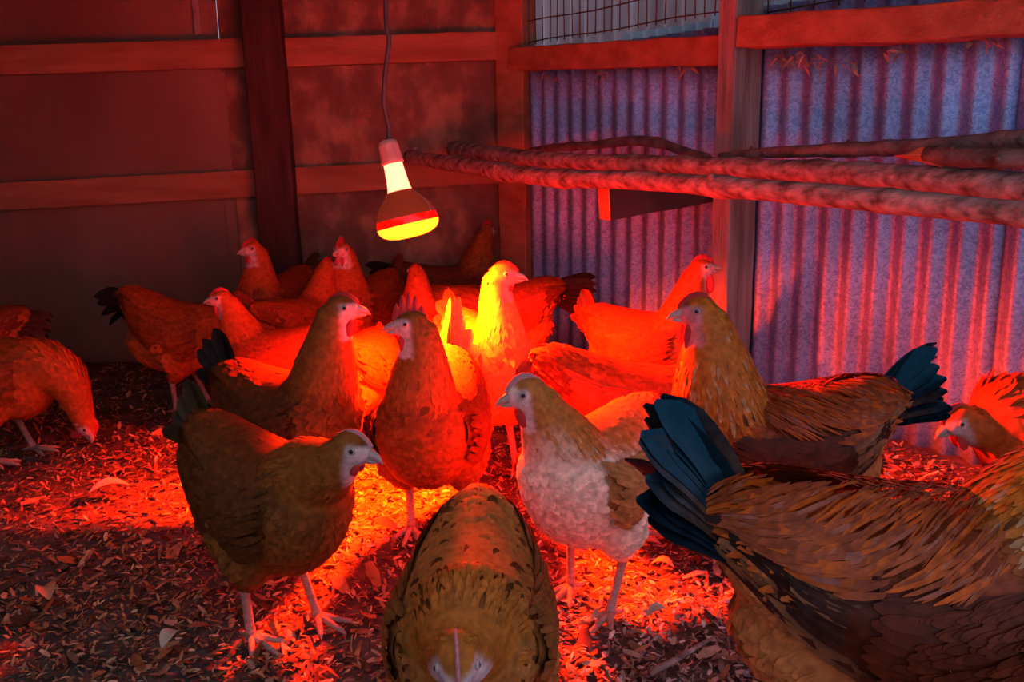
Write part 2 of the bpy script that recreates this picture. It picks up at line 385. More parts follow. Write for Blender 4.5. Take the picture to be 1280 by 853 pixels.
# ------------------------------------------------------------------ heat lamp
def lathe(prof, n=40):
    vs = []; fs = []
    for (r, z) in prof:
        for k in range(n):
            a = 2 * math.pi * k / n; vs.append((r * math.cos(a), r * math.sin(a), z))
    for i in range(len(prof) - 1):
        for k in range(n):
            fs.append((i * n + k, (i + 1) * n + k, (i + 1) * n + (k + 1) % n, i * n + (k + 1) % n))
    return vs, fs
LAMP_Y = 2.07
lt = at_y(484, 176, LAMP_Y); lb = at_y(514, 297, LAMP_Y - 0.02)
axis = (lb - lt); LL = axis.length; axis.normalize()
lamp = empty('heat_lamp', lt)
lamp.rotation_mode = 'QUATERNION'; lamp.rotation_quaternion = Vector((0, 0, -1)).rotation_difference(axis)
tag(lamp, 'glowing red heat lamp bulb hanging on a cord above the hens', 'heat lamp')
U = LL / 0.245
def lat(name, prof, mat, n=40):
    mb = MB(); mb.add(*lathe([(r * U, z * U) for r, z in prof], n)); return mb.build(name, mat, lamp, True)
lat('socket', [(0.0, 0.002), (0.014, 0.002), (0.022, -0.002), (0.0245, -0.012), (0.0275, -0.050), (0.029, -0.056), (0.026, -0.058), (0.0, -0.058)], M['ceramic'])
M['neck'] = emit_mat('glowing_bulb_neck', (1.0, 0.085, 0.045), NECK)
M['face'] = emit_mat('glowing_bulb_face', (1.0, 0.03, 0.001), HEAT)
M['shoulder'] = emit_mat('silvered_red_glass', (1.0, 0.11, 0.04), 0.14, (0.10, 0.02, 0.012)); M['shoulder'].node_tree.nodes['Principled BSDF'].inputs['Specular IOR Level'].default_value = 0.9; M['shoulder'].node_tree.nodes['Principled BSDF'].inputs['Roughness'].default_value = 0.06
M['redglass'] = emit_mat('red_glass_band', (1.0, 0.004, 0.0), 0.9, (0.4, 0, 0))
neck = lat('bulb_neck', [(0.0, -0.058), (0.0235, -0.058), (0.0245, -0.075), (0.0265, -0.100), (0.0285, -0.118), (0.031, -0.127)], M['neck'])
sh = lat('bulb_shoulder', [(0.031, -0.127), (0.037, -0.134), (0.050, -0.148), (0.062, -0.163), (0.0715, -0.179), (0.0765, -0.193)], M['shoulder'], 48)
lat('red_band', [(0.0765, -0.193), (0.0785, -0.203), (0.0785, -0.212)], M['redglass'], 48)
fc = lat('bulb_face', [(0.0785, -0.212), (0.076, -0.222), (0.068, -0.232), (0.052, -0.240), (0.030, -0.244), (0.0, -0.245)], M['face'], 48)
beam = bpy.data.lights.new('heat_lamp_beam', 'SPOT'); beam.energy = BEAM; beam.color = (1.0, 0.020, 0.0002)
beam.spot_size = RAD(162); beam.spot_blend = 0.9; beam.shadow_soft_size = 0.045
bo = bpy.data.objects.new('heat_lamp_beam', beam); COL.objects.link(bo); bo.parent = lamp; bo.location = (0, 0, -0.30 * U)
# cord
cpts = [at_y(481, -330, LAMP_Y), at_y(482, 0, LAMP_Y), at_y(486, 50, LAMP_Y), at_y(481, 95, LAMP_Y), at_y(480, 130, LAMP_Y), at_y(486, 160, LAMP_Y), lt + Vector((0, 0, -.004))]
rot_inv = lamp.rotation_quaternion.inverted()
cp = [rot_inv @ (Vector(p) - lt) for p in catmull(cpts, 40)]
MB().tube(cp, 0.0055, 8).build('cord', M['cord'], lamp, True)

# ------------------------------------------------------------------ perches and the timber end
def branch(name, pix, label, mat, knots=6, n=60, seedv=1):
    """pix: (u, v, world y, radius)"""
    rs = random.Random(seedv)
    P3 = [tuple(at_y(u, v, y)) + (r,) for (u, v, y, r) in pix]
    C = catmull(P3, n)
    kn = [(rs.uniform(0, n), rs.uniform(.1, .22)) for _ in range(knots)]
    pts = []; rad = []
    for i, c in enumerate(C):
        r = c[3] * (1 + 0.025 * math.sin(i * .6 + seedv) + sum(a * math.exp(-((i - k) / 1.1) ** 2) for k, a in kn))
        pts.append(Vector(c[:3]) + Vector((rs.uniform(-1, 1), rs.uniform(-1, 1), rs.uniform(-1, 1))) * c[3] * .02); rad.append(r)
    mb = MB(); mb.tube(pts, rad, 14)
    for k, a in kn[:4]:
        i = int(k); p = pts[i]; d = Vector((rs.uniform(-.4, .4), rs.uniform(-1, 1), rs.uniform(-.4, 1))).normalized()
        mb.tube([p, p + d * rad[i] * 1.15, p + d * rad[i] * 1.35], [rad[i] * .42, rad[i] * .30, rad[i] * .2], 7)
    o = mb.build(name, mat, None, True)
    return tag(o, label, 'perch', 'branch perches across the corner')
branch('perch_branch', [(512, 196, 3.50, .026), (585, 208, 3.15, .029), (680, 222, 2.75, .027), (800, 226, 2.45, .026), (930, 236, 2.2, .026), (1105, 251, 1.98, .027), (1300, 270, 1.76, .026)],
       'lowest and nearest branch perch, lit red underneath', M['bark'], 8, 80, 3)
branch('perch_branch', [(566, 186, 3.55, .030), (620, 193, 3.30, .030), (700, 201, 3.0, .027), (820, 205, 2.72, .026), (960, 212, 2.45, .028), (1110, 221, 2.2, .032), (1300, 236, 1.95, .033)],
       'thick straight branch perch second from the bottom', M['bark'], 8, 80, 5)
branch('perch_branch', [(664, 188, 3.42, .011), (700, 184, 3.25, .014), (745, 181, 3.1, .015), (790, 176, 2.98, .017), (825, 179, 2.88, .016), (855, 189, 2.8, .014), (885, 196, 2.70, .010)],
       'thin crooked branch arching over the thick perch by the corner', M['barkdark'], 5, 50, 8)
branch('perch_branch', [(900, 196, 2.62, .012), (960, 191, 2.50, .015), (1060, 187, 2.32, .018), (1160, 183, 2.18, .020), (1300, 172, 2.0, .021)],
       'topmost slender branch perch crossing the blue iron', M['barkdark'], 5, 50, 11)
br = branch('perch_branch', [(1158, 193, 2.12, .020), (1200, 196, 2.05, .022), (1250, 198, 1.98, .022), (1310, 199, 1.92, .022)],
       'short broken branch end with a splintered orange tip', M['barkdark'], 4, 30, 13)
sp = MB()
a = at_y(1118, 195, 2.17); b = at_y(1150, 193, 2.13); c = at_y(1176, 197, 2.09)
for k in range(5):
    dz = (k - 2) * 0.006
    sp.tube([a + Vector((0.012 * abs(k - 2), 0, dz * .4)), b + Vector((0, -.008, dz)), c + Vector((0, -.01, dz * 1.3))], [.002, .006, .007], 6)
o = sp.build('splintered_tip', M['split'], br, True)

# black board pointing at the camera with a sawn end coloured as if lamplit, under the perches
e0 = at_y(756, 254, 2.63); far = rwp(l_p2 - 0.06, e0.z + 0.025, 0.02)
d_b = (far - e0).normalized()
bb = empty('support_board', e0); tag(bb, 'black support board under the perches with a sawn end painted lamplit orange', 'board')
up = Vector((0, 0, 1))
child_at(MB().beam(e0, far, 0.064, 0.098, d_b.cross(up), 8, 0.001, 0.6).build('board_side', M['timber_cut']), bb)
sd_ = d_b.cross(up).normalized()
child_at(MB().beam(e0 - d_b * 0.004, e0 - d_b * 0.0005, 0.064, 0.098, sd_, 1, 0.0).build('sawn_end', M['timber_lit_end']), bb)

# straw and cobweb tufts under the right sills and at the foot of the iron
def tuft(name, c, n, size, down, label, grp):
    mb = MB()
    for i in range(n):
        p = Vector(c) + Vector((random.gauss(0, size * .5), random.gauss(0, size * .3), random.gauss(0, size * .2)))
        d = Vector((random.uniform(-1, 1), random.uniform(-1, 1), random.uniform(-1, .2) if down else random.uniform(-.2, .4))).normalized()
        L = size * random.uniform(.4, 1.1); q = p + d * L * .5 + Vector((0, 0, -.1 * L)); r = q + d * L * .5 + Vector((0, 0, -.2 * L))
        w = Vector((random.uniform(-1, 1), random.uniform(-1, 1), random.uniform(-1, 1))).normalized() * random.uniform(.001, .006 if i % 6 else .012)
        mb.add([p - w * .5, p + w * .5, q + w, q - w, r], [(0, 1, 2, 3), (3, 2, 4)])
    o = mb.build(name, M['straw']); tag(o, label, 'straw', grp)
    return o
for (u, v, n, s, lab) in ((975, 72, 26, .045, 'wispy straw tuft hanging under the thick sill beside the grey post'), (1003, 72, 34, .05, 'largest straw clump hanging under the thick sill'),
                     (1052, 78, 18, .035, 'small straw wisp hanging third under the thick sill'), (1120, 62, 14, .035, 'tiny straw wisp under the middle of the thick sill'),
                     (1230, 50, 14, .035, 'tiny straw wisp under the thick sill at the frame edge')):
    l, z = rw(u, v, .06); tuft('straw_tuft', rwp(l, z, .05), n, s, True, lab, 'straw hanging under the sills')
for (u, v, lab) in ((690, 92, 'thin straw wisp under the cracked sill beside the corner post'), (750, 90, 'thin straw wisp under the middle of the cracked sill'), (850, 80, 'thin straw wisp under the cracked sill near the grey post')):
    l, z = rw(u, v, .03); tuft('straw_tuft', rwp(l, z, .03), 14, .04, True, lab, 'straw hanging under the sills')
for (u, v, lab) in ((702, 446, 'straw heap against the foot of the iron by the corner'), (740, 450, 'low straw heap behind the pecking hen at the iron wall')):
    p = ground(u, v, .03); tuft('straw_heap', p, 90, .08, False, lab, 'straw heaps at the wall foot')

# ------------------------------------------------------------------ litter of chips and leaves
def chips(n, ymin, ymax, smin, smax, tint, zoff=0.0):
    # denser near the camera: sample depth so that the density falls with distance
    u = RNG.random(n); y = ymin + (ymax - ymin) * u ** 1.35
    half = 0.68 * y + 0.35
    x = RNG.uniform(-1, 1, n) * half
    L = RNG.uniform(smin, smax, n) * RNG.choice([1, 1, 1, 1.6], n); W = L * RNG.uniform(.15, .5, n)
    keep = ((x - CORNER.x) * RW_N.x + (y - CORNER.y) * RW_N.y > .04) & ((x - CORNER.x) * BW_N.x + (y - CORNER.y) * BW_N.y > .04) & (x > -2.6)
    x, y, L, W = x[keep], y[keep], L[keep], W[keep]; n = len(x)
    a = RNG.uniform(0, 2 * np.pi, n); tilt = RNG.normal(0, .35, n); rol = RNG.normal(0, .4, n); bend = RNG.uniform(-.2, .5, n)
    d = np.stack([np.cos(a) * np.cos(tilt), np.sin(a) * np.cos(tilt), np.sin(tilt)], -1)
    s = np.stack([-np.sin(a) * np.cos(rol), np.cos(a) * np.cos(rol), np.sin(rol)], -1)
    z = ground_z(x, y) + RNG.uniform(.002, .016, n) + zoff
    c = np.stack([x, y, z], -1)
    nrm = np.cross(d, s)
    V = np.empty((n, 6, 3))
    for k, (t, wl, wr) in enumerate(((-.5, .55, .5), (0.05, 1, .9), (.5, .35, .45))):
        q = c + d * (t * L)[:, None] + nrm * ((bend * L) * (.25 - t * t))[:, None]
        V[:, 2 * k] = q - s * (W * .5 * wl)[:, None]; V[:, 2 * k + 1] = q + s * (W * .5 * wr)[:, None]
    b = (np.arange(n) * 6)[:, None]
    Q = np.concatenate([b + np.array([[0, 1, 3, 2]]), b + np.array([[2, 3, 5, 4]])])
    pal = np.array([(.30, .19, .12), (.20, .11, .07), (.42, .30, .21), (.12, .065, .045), (.34, .17, .09), (.50, .40, .32), (.09, .05, .04), (.26, .18, .16)])
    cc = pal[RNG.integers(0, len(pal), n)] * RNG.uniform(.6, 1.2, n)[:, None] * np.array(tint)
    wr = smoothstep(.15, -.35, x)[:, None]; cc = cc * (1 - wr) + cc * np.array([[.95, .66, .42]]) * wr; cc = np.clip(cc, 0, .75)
    return V.reshape(-1, 3), Q, np.repeat(cc, 6, axis=0)
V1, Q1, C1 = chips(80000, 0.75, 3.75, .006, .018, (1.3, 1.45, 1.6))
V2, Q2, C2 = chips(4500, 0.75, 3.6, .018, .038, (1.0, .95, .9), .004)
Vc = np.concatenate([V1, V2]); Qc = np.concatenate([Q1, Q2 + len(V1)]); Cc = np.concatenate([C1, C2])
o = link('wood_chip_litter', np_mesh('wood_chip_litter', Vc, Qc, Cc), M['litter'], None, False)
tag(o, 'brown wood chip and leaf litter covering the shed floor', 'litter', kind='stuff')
# a few pieces big enough to be picked out
def stick(pix, r, label):
    pts = [ground(u, v, z) for u, v, z in pix]; C = catmull([tuple(p) for p in pts], 12)
    mb = MB(); mb.tube([Vector(c) for c in C], [r * (1 - .5 * i / 12) for i in range(13)], 7)
    tag(mb.build('stick', M['bark'], None, True), label, 'stick')
stick([(812, 842, .022), (850, 822, .03), (886, 800, .022)], .006, 'bent grey stick lying on the litter before the big rooster')
def leaf(u, v, L, a, label, col):
    c = ground(u, v, .03); mb = MB(); vs = []; n = 7
    d = Vector((math.cos(a), math.sin(a), 0)); s = Vector((-d.y, d.x, 0))
    for i in range(n + 1):
        t = i / n; w = L * .28 * math.sin(math.pi * min(1, t * .93 + .04)) ** .8; q = c + d * (t - .5) * L + Vector((0, 0, .01 * math.sin(t * 3)))
        vs += [q - s * w + Vector((0, 0, w * .5)), q, q + s * w + Vector((0, 0, w * .5))]
    fs = []
    for i in range(n):
        for k in range(2): fs.append((3 * i + k, 3 * i + k + 1, 3 * i + k + 4, 3 * i + k + 3))
    mb.add(vs, fs); tag(mb.build('fallen_leaf', col, None, True), label, 'leaf', 'large fallen leaves')
M['leafa'] = flat_mat('dry_leaf', (.42, .22, .11), .8); M['leafb'] = flat_mat('pale_dry_leaf', (.55, .42, .30), .8)
leaf(137, 612, .09, .5, 'large dry leaf lit red left of the dark hen', M['leafb'])
leaf(58, 742, .06, 2.2, 'curled dry leaf on the litter at lower left', M['leafa'])
leaf(213, 800, .05, 1.4, 'upright brown leaf below the dark hen', M['leafb'])
leaf(828, 708, .045, -.4, 'orange leaf at the edge of the red light pool', M['leafa'])
leaf(822, 768, .045, .4, 'pale yellowish leaf on grey litter by the big rooster', M['leafb'])

# ------------------------------------------------------------------ chickens
HEN_TRUNK = np.array([  # x, z, half width, half height
    (-.205, .325, .012, .016), (-.185, .318, .034, .040), (-.145, .292, .066, .070), (-.090, .262, .088, .092), (-.030, .242, .099, .104),
    (.035, .236, .100, .107), (.090, .246, .089, .098), (.130, .262, .066, .078), (.155, .272, .036, .046), (.165, .276, .010, .014)])
HEN = dict(trunk=HEN_TRUNK, scale=1.0)
def trunk_eval(T, x):
    """x array -> cz, w, h (smooth)"""
    xs = T[:, 0]; x = np.clip(x, xs[0], xs[-1])
    return np.interp(x, xs, T[:, 1]), np.interp(x, xs, T[:, 2]), np.interp(x, xs, T[:, 3])
def fine_trunk(T):
    C = catmull(T, 60); C = C[np.argsort(C[:, 0])]; return C
def loft(rings):
    n = len(rings[0]); V = np.concatenate(rings); m = len(rings); I = np.arange(m * n).reshape(m, n)
    Q = np.stack([I[:-1], np.roll(I[:-1], -1, 1), np.roll(I[1:], -1, 1), I[1:]], -1).reshape(-1, 4)
    caps = [tuple(I[0][::-1]), tuple(I[-1])]
    return V, Q, caps
def tube_rings(C, R, n=20, flat=1.0):
    C = np.asarray(C); rings = []
    for i in range(len(C)):
        t = C[min(i + 1, len(C) - 1)] - C[max(i - 1, 0)]; t = t / (np.linalg.norm(t) + 1e-9)
        a = np.array([0, 1.0, 0]); a = a - t * a.dot(t); a /= np.linalg.norm(a) + 1e-9; b = np.cross(t, a)
        w = np.linspace(0, 2 * np.pi, n, endpoint=False)
        rings.append(C[i] + R[i] * (np.cos(w)[:, None] * a * flat + np.sin(w)[:, None] * b))
    return rings
def feather_cards(P, Nn, D, L, W, lift, C0, C1, rnd=0.18, tipw=0.62):
    """P base points, Nn normals, D directions; returns V, Qlist, cols.  8-vertex rounded feathers."""
    n = len(P)
    S = np.cross(Nn, D); S /= np.linalg.norm(S, axis=1)[:, None] + 1e-9
    rows = ((0.0, .55), (.45, 1.0), (.80, tipw + .15), (1.0, .22))
    V = np.empty((n, 8, 3)); cols = np.empty((n, 8, 3))
    f = RNG.uniform(1 - rnd, 1 + rnd, n)[:, None]
    for k, (s, w) in enumerate(rows):
        q = P + D * (L * s)[:, None] + Nn * (-0.003 + lift * s * (1.5 - .8 * s))[:, None]
        V[:, 2 * k] = q - S * (W * .5 * w)[:, None]; V[:, 2 * k + 1] = q + S * (W * .5 * w)[:, None]
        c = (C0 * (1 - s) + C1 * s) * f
        cols[:, 2 * k] = c; cols[:, 2 * k + 1] = c
    b = (np.arange(n) * 8)[:, None]
    Q = np.concatenate([b + np.array([[0, 1, 3, 2]]), b + np.array([[2, 3, 5, 4]]), b + np.array([[4, 5, 7, 6]])])
    return V.reshape(-1, 3), Q, cols.reshape(-1, 3)

PAL = {  # neck, back, breast, fluff, wing, tail, face
    'red':    dict(neck=(.44, .09, .02), back=(.32, .065, .016), breast=(.44, .10, .025), fluff=(.46, .115, .03), wing=(.28, .055, .013), tail=(.10, .035, .015), face=(.62, .36, .33)),
    'dark':   dict(neck=(.23, .09, .022), back=(.12, .045, .014), breast=(.17, .07, .02), fluff=(.15, .06, .02), wing=(.10, .038, .012), tail=(.06, .03, .012), face=(.58, .42, .40)),
    'cream':  dict(neck=(.42, .19, .055), back=(.38, .19, .07), breast=(.72, .58, .44), fluff=(.55, .36, .22), wing=(.42, .24, .11), tail=(.10, .04, .02), face=(.66, .50, .48)),
    'gold':   dict(neck=(.36, .14, .03), back=(.33, .16, .05), breast=(.34, .16, .06), fluff=(.36, .19, .09), wing=(.26, .12, .045), tail=(.12, .05, .02), face=(.62, .48, .50)),
    'buff':   dict(neck=(.60, .30, .09), back=(.48, .20, .06), breast=(.60, .28, .10), fluff=(.58, .28, .11), wing=(.45, .18, .05), tail=(.42, .20, .07), face=(.62, .28, .22)),
    'rooster': dict(neck=(.42, .15, .025), back=(.24, .06, .028), breast=(.28, .085, .03), fluff=(.44, .17, .075), wing=(.085, .018, .010), saddle=(.38, .085, .014), tail=(.010, .022, .034), face=(.52, .19, .20)),
}

def make_body_mesh(name, T, B, Hd, hfwd, legs_x, sc, fluff, neck_r):
    parts = []
    C = catmull(T, 36)
    rings = []
    w = np.linspace(0, 2 * np.pi, 28, endpoint=False)
    for c in C:
        y = np.cos(w) * max(c[2], .004); z = np.sin(w) * max(c[3], .004)
        z = np.where(z < 0, z * 1.08, z * .95)
        rings.append(np.stack([np.full(28, c[0]), y, c[1] + z], -1))
    parts.append(loft(rings))
    parts.append(loft(tube_rings(B['C'], B['R'], 22)))
    # head: ellipsoid along hfwd
    hf = np.array(hfwd); k = np.linspace(-1, 1, 13)
    Cc = np.array([np.array(Hd) + hf * (.035 * t + .004) for t in k]); Rr = np.array([.0285 * math.sqrt(max(0.02, 1 - t * t)) * (1.0 - .18 * t) for t in k])
    parts.append(loft(tube_rings(Cc, Rr, 18, .88)))
    for s in (-1, 1):
        hx, hz = legs_x
        Lc = catmull([(-.005, .050 * s, .225, .062), (.022, .060 * s, .175, .050), (.018 + hx * .5, .060 * s, .135, .033), (hx, .056 * s, hz + .005, .0150)], 12)
        parts.append(loft(tube_rings(Lc[:, :3], Lc[:, 3], 16)))
    if fluff:
        Lc = catmull([(-.16, 0, .255, .03), (-.125, 0, .232, .066), (-.075, 0, .205, .080), (-.02, 0, .19, .07), (.02, 0, .19, .04)], 14)
        parts.append(loft(tube_rings(Lc[:, :3], Lc[:, 3], 20, .98)))
    V = []; Fl = []; b = 0
    for v, q, caps in parts:
        V.append(v); Fl += [tuple(int(i) + b for i in f) for f in q] + [tuple(int(i) + b for i in f) for f in caps]; b += len(v)
    me = bpy.data.meshes.new(name); me.from_pydata(np.concatenate(V).tolist(), [], Fl); me.update()
    o = bpy.data.objects.new(name, me); COL.objects.link(o)
    r = o.modifiers.new('r', 'REMESH'); r.mode = 'VOXEL'; r.voxel_size = 0.0065
    sm = o.modifiers.new('s', 'SMOOTH'); sm.factor = .5; sm.iterations = 7
    dg = bpy.context.evaluated_depsgraph_get()
    out = bpy.data.meshes.new_from_object(o.evaluated_get(dg))
    bpy.data.objects.remove(o); bpy.data.meshes.remove(me)
    return out

def rotY(P, ang, piv):
    c, s = math.cos(ang), math.sin(ang); P = np.array(P, float).copy()
    x = P[..., 0] - piv[0]; z = P[..., -1] - piv[1]
    P[..., 0] = piv[0] + c * x - s * z; P[..., -1] = piv[1] + s * x + c * z
    return P

def blade(n_seg, L, W, elev, azim, curl, root, c0, c1, roll):
    """one long tail feather: strip of n_seg quads, 3 columns; elev above -X axis, azim sideways, curl bends down"""
    V = []; Cs = []
    p = np.array(root, float)
    for i in range(n_seg + 1):
        t = i / n_seg; e = elev - curl * t ** 1.3
        d = np.array([-math.cos(e) * math.cos(azim), math.sin(azim) * math.cos(e), math.sin(e)])
        if i: p = p + d * L / n_seg
        side = np.cross(d, np.array([0, 1.0, 0])); 
        up = np.array([-math.sin(e), 0, -math.cos(e)])
        sd = math.cos(roll) * np.array([math.sin(azim), math.cos(azim), 0]) + math.sin(roll) * up
        sd /= np.linalg.norm(sd); nm = np.cross(d, sd)
        w = W * .5 * (0.55 + .45 * min(1, t * 3)) * (1 - max(0, (t - .72) / .28) ** 2.2 * .85)
        V += [p - sd * w - nm * w * .15, p + nm * w * .12, p + sd * w - nm * w * .15]
        c = np.array(c0) * (1 - t) + np.array(c1) * t
        Cs += [c, c * .75, c]
    I = np.arange(len(V)).reshape(-1, 3)
    Q = np.concatenate([np.stack([I[:-1, k], I[:-1, k + 1], I[1:, k + 1], I[1:, k]], -1) for k in (0, 1)])
    return np.array(V), Q, np.array(Cs)

def chicken(label, pos, yaw, pal='red', scale=1.0, head=(.135, .445), head_y=0.0, hyaw=0.0, hpitch=0.0, pitch=0.0, kind='hen', comb=1.0,
            tail_e=50, tail_n=8, tail_L=.12, tail_spread=14, tail_W=.034, nf=2300, group='hens crowded around the heat lamp', palecomb=False, lift=1.0, shank=True, stride=0.02,
            wattle=1.0, neck_fat=.4, name=None, cat='chicken', tailcol=None, z=0.0, long_tail=0.0, neck_ctrl=None, fsize=1.0, tail_curl=25):
    pc = {k: np.array(v) * (np.array([1, .80, .55]) if k not in ('face', 'tail') and not (pal == 'cream' and k == 'breast') else 1.0) for k, v in PAL[pal].items()}
    root = empty(name or ('rooster' if kind == 'rooster' else 'hen'), (pos[0], pos[1], z), RAD(yaw)); root.scale = (scale,) * 3
    tag(root, label, cat, group)
    piv = (0.0, .235); A = RAD(pitch)
    T = HEN_TRUNK.copy()
    T2 = rotY(T[:, :2], A, piv); T[:, 0] = T2[:, 0]; T[:, 1] = T2[:, 1]
    TF = fine_trunk(T)
    nb = rotY(np.array([(.075, .262), (.115, .315)]), A, piv)
    Hd = np.array([head[0], head_y, head[1]])
    hy = RAD(hyaw); hp = RAD(hpitch)
    hf = np.array([math.cos(hy) * math.cos(hp), math.sin(hy) * math.cos(hp), math.sin(hp)])
    b0 = np.array([nb[0][0], 0, nb[0][1]])
    back = Hd - hf * .012
    if neck_ctrl is None:
        up = np.array([math.sin(-A) * .3 + .35, 0, .9]); up /= np.linalg.norm(up)
        Ln = np.linalg.norm(back - b0)
        if Hd[2] < .27: c1 = b0 + np.array([.11, 0, .02]) ; c2 = back + np.array([-.01, 0, .07]) - hf * .01
        else: c1 = b0 + up * Ln * .42; c2 = back + np.array([-.006, 0, -.055]) - hf * .008
    else:
        c1, c2 = [np.array(q, float) for q in neck_ctrl]
    t = np.linspace(0, 1, 18)[:, None]
    NC = (1 - t) ** 3 * b0 + 3 * (1 - t) ** 2 * t * c1 + 3 * (1 - t) * t * t * c2 + t ** 3 * back
    tr = t[:, 0]
    NR = (.082 * (1 - tr) ** 1.25 + .0295 * (1 - (1 - tr) ** 1.25)) * (1 + .16 * np.sin(np.pi * tr) * neck_fat)
    B = dict(C=NC, R=NR)
    hock = (-.012, .098)
    me = make_body_mesh('body', T, B, Hd, hf, hock, scale, True, 1.0)
    nv = len(me.vertices)
    V = np.empty(nv * 3, np.float32); me.vertices.foreach_get('co', V); V = V.reshape(-1, 3).astype(float)
    Nn = np.empty(nv * 3, np.float32); me.vertices.foreach_get('normal', Nn); Nn = Nn.reshape(-1, 3).astype(float)
    # region weights
    dn = np.linalg.norm(V[:, None, :] - NC[None], axis=2) / (NR[None] + .004)
    ni = dn.argmin(1); ndist = dn.min(1); nt_ = tr[ni]
    cz, tw, th = trunk_eval(TF, V[:, 0])
    tq = np.sqrt((V[:, 1] / np.maximum(tw, .01)) ** 2 + ((V[:, 2] - cz) / np.maximum(th, .01)) ** 2)
    in_tr = (V[:, 0] > TF[0, 0]) & (V[:, 0] < TF[-1, 0])
    wn = smoothstep(.10, .30, nt_) * smoothstep(1.25, 1.05, ndist)
    wn = np.where(in_tr & (tq < .98) & (nt_ < .35), wn * .3, wn)
    up_ = (V[:, 2] - cz) / np.maximum(th, .02)
    dorsal = smoothstep(-.15, .45, up_ + RNG.normal(0, .06, nv))
    thigh = smoothstep(.165, .14, V[:, 2]) * (np.abs(V[:, 1]) > .02)
    fl = smoothstep(0.02, -.06, V[:, 0]) * (1 - dorsal)
    col = pc['breast'][None] * (1 - fl[:, None]) + pc['fluff'][None] * fl[:, None]
    bk = np.repeat(pc['back'][None], nv, 0)
    if 'saddle' in pc:
        ws = smoothstep(-.03, -.10, V[:, 0])[:, None]; bk = bk * (1 - ws) + pc['saddle'] * ws
    if pal == 'cream': dorsal = smoothstep(.35, .75, up_ + RNG.normal(0, .05, nv)) * smoothstep(.12, .02, V[:, 0])
    col = col * (1 - dorsal[:, None]) + bk * dorsal[:, None]
    ncol = pc['neck'][None] * np.ones((nv, 1))
    if pal == 'cream':
        throat = smoothstep(.2, .75, (V[:, 0] - NC[ni][:, 0]) / NR[ni]) * smoothstep(.75, .3, nt_)
        ncol = ncol * (1 - throat[:, None]) + pc['breast'] * throat[:, None]
    col = col * (1 - wn[:, None]) + ncol * wn[:, None]
    # face skin
    rel = V - Hd; fwd = rel @ hf; dist = np.linalg.norm(rel, axis=1)
    upv = np.array([0, 0, 1.0]) - hf * hf[2]; upv /= np.linalg.norm(upv); lat_ = np.cross(upv, hf)
    hu = rel @ upv
    fw = smoothstep(-.002, .010, fwd + .25 * hu * 0) * (dist < .06) * smoothstep(.017, .009, hu)
    col = col * (1 - fw[:, None]) + pc['face'] * fw[:, None]
    a = me.color_attributes.new('Col', 'FLOAT_COLOR', 'POINT'); c4 = np.ones((nv, 4), np.float32); c4[:, :3] = col
    a.data.foreach_set('color', c4.ravel())
    me.materials.clear()
    gl = kind == 'rooster'
    body = link('body', me, M['gloss_plumage' if gl else 'plumage'], root)
    # plumage: overlapping feathers over the body
    ok = np.where((fwd < -.004) | (dist > .05))[0]
    ok = ok[(V[ok, 2] > .118) & ~((dist[ok] < .034) & (fwd[ok] > -.012))]
    ok = ok[fw[ok] < .15]
    n = min(nf, len(ok)); idx = RNG.choice(ok, n, replace=False)
    tang = np.gradient(NC, axis=0); tang /= np.linalg.norm(tang, axis=1)[:, None]
    flow = -tang[ni[idx]] * wn[idx][:, None]
    tdir = np.array([-math.cos(A), 0, -math.sin(A)])
    flow = flow + (np.array([tdir]) + np.stack([np.zeros(n), np.zeros(n), -.35 * (1 - dorsal[idx])], -1)) * (1 - wn[idx])[:, None]
    flow = flow * (1 - thigh[idx])[:, None] + np.array([[-.3, 0, -1]]) * thigh[idx][:, None] + RNG.normal(0, .13, (n, 3))
    nn = Nn[idx]; flow = flow - nn * (flow * nn).sum(1)[:, None]; flow /= np.linalg.norm(flow, axis=1)[:, None] + 1e-9
    nk = wn[idx]
    hd_small = smoothstep(.55, 1.0, nt_[idx]) * nk
    L = (.034 * (1 - nk) + (.044 * (1 - hd_small) + .016 * hd_small) * nk) * RNG.uniform(.75, 1.2, n) * (1 - .45 * thigh[idx]) * fsize
    W = (.021 * (1 - nk) + (.0095 * (1 - hd_small) + .007 * hd_small) * nk) * RNG.uniform(.8, 1.15, n) * (1 - .35 * thigh[idx]) * fsize
    if gl:
        sdl = smoothstep(-.02, -.09, V[idx, 0]) * dorsal[idx] * (1 - nk)
        L = L * (1 + .5 * sdl); W = W * (1 - .45 * sdl)
    lf = RNG.uniform(.002, .0055, n) * lift
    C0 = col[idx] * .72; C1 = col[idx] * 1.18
    if pal == 'gold':
        mk = (RNG.random(n) < .14) & (nt_[idx] < .55)
        C1 = np.where(mk[:, None], col[idx] * .12, C1)
    if gl:
        mk = (RNG.random(n) < .05) & (nk > .5) & (nt_[idx] < .3)
        C1 = np.where(mk[:, None], col[idx] * .1, C1)
        glint = (RNG.random(n) < .16) & (nk > .5)
        C1 = np.where(glint[:, None], np.array([[.50, .27, .13]]), C1)  # shaft glints painted as pale tips on some neck hackles
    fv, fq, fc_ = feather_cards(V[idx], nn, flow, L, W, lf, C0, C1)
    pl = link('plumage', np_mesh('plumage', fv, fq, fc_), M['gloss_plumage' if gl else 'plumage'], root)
    pl['kind'] = 'stuff'
    # wings: shell and rows of feathers that follow the trunk's side
    def S(x, ang, s, off):
        cz, w, h = trunk_eval(TF, x)
        y = s * (w + off) * np.cos(ang); zz = cz + (h + off) * np.sin(ang)
        return np.stack([x, y, zz], -1)
    x_f, x_r = TF[-1, 0] - .065, TF[0, 0] + .06
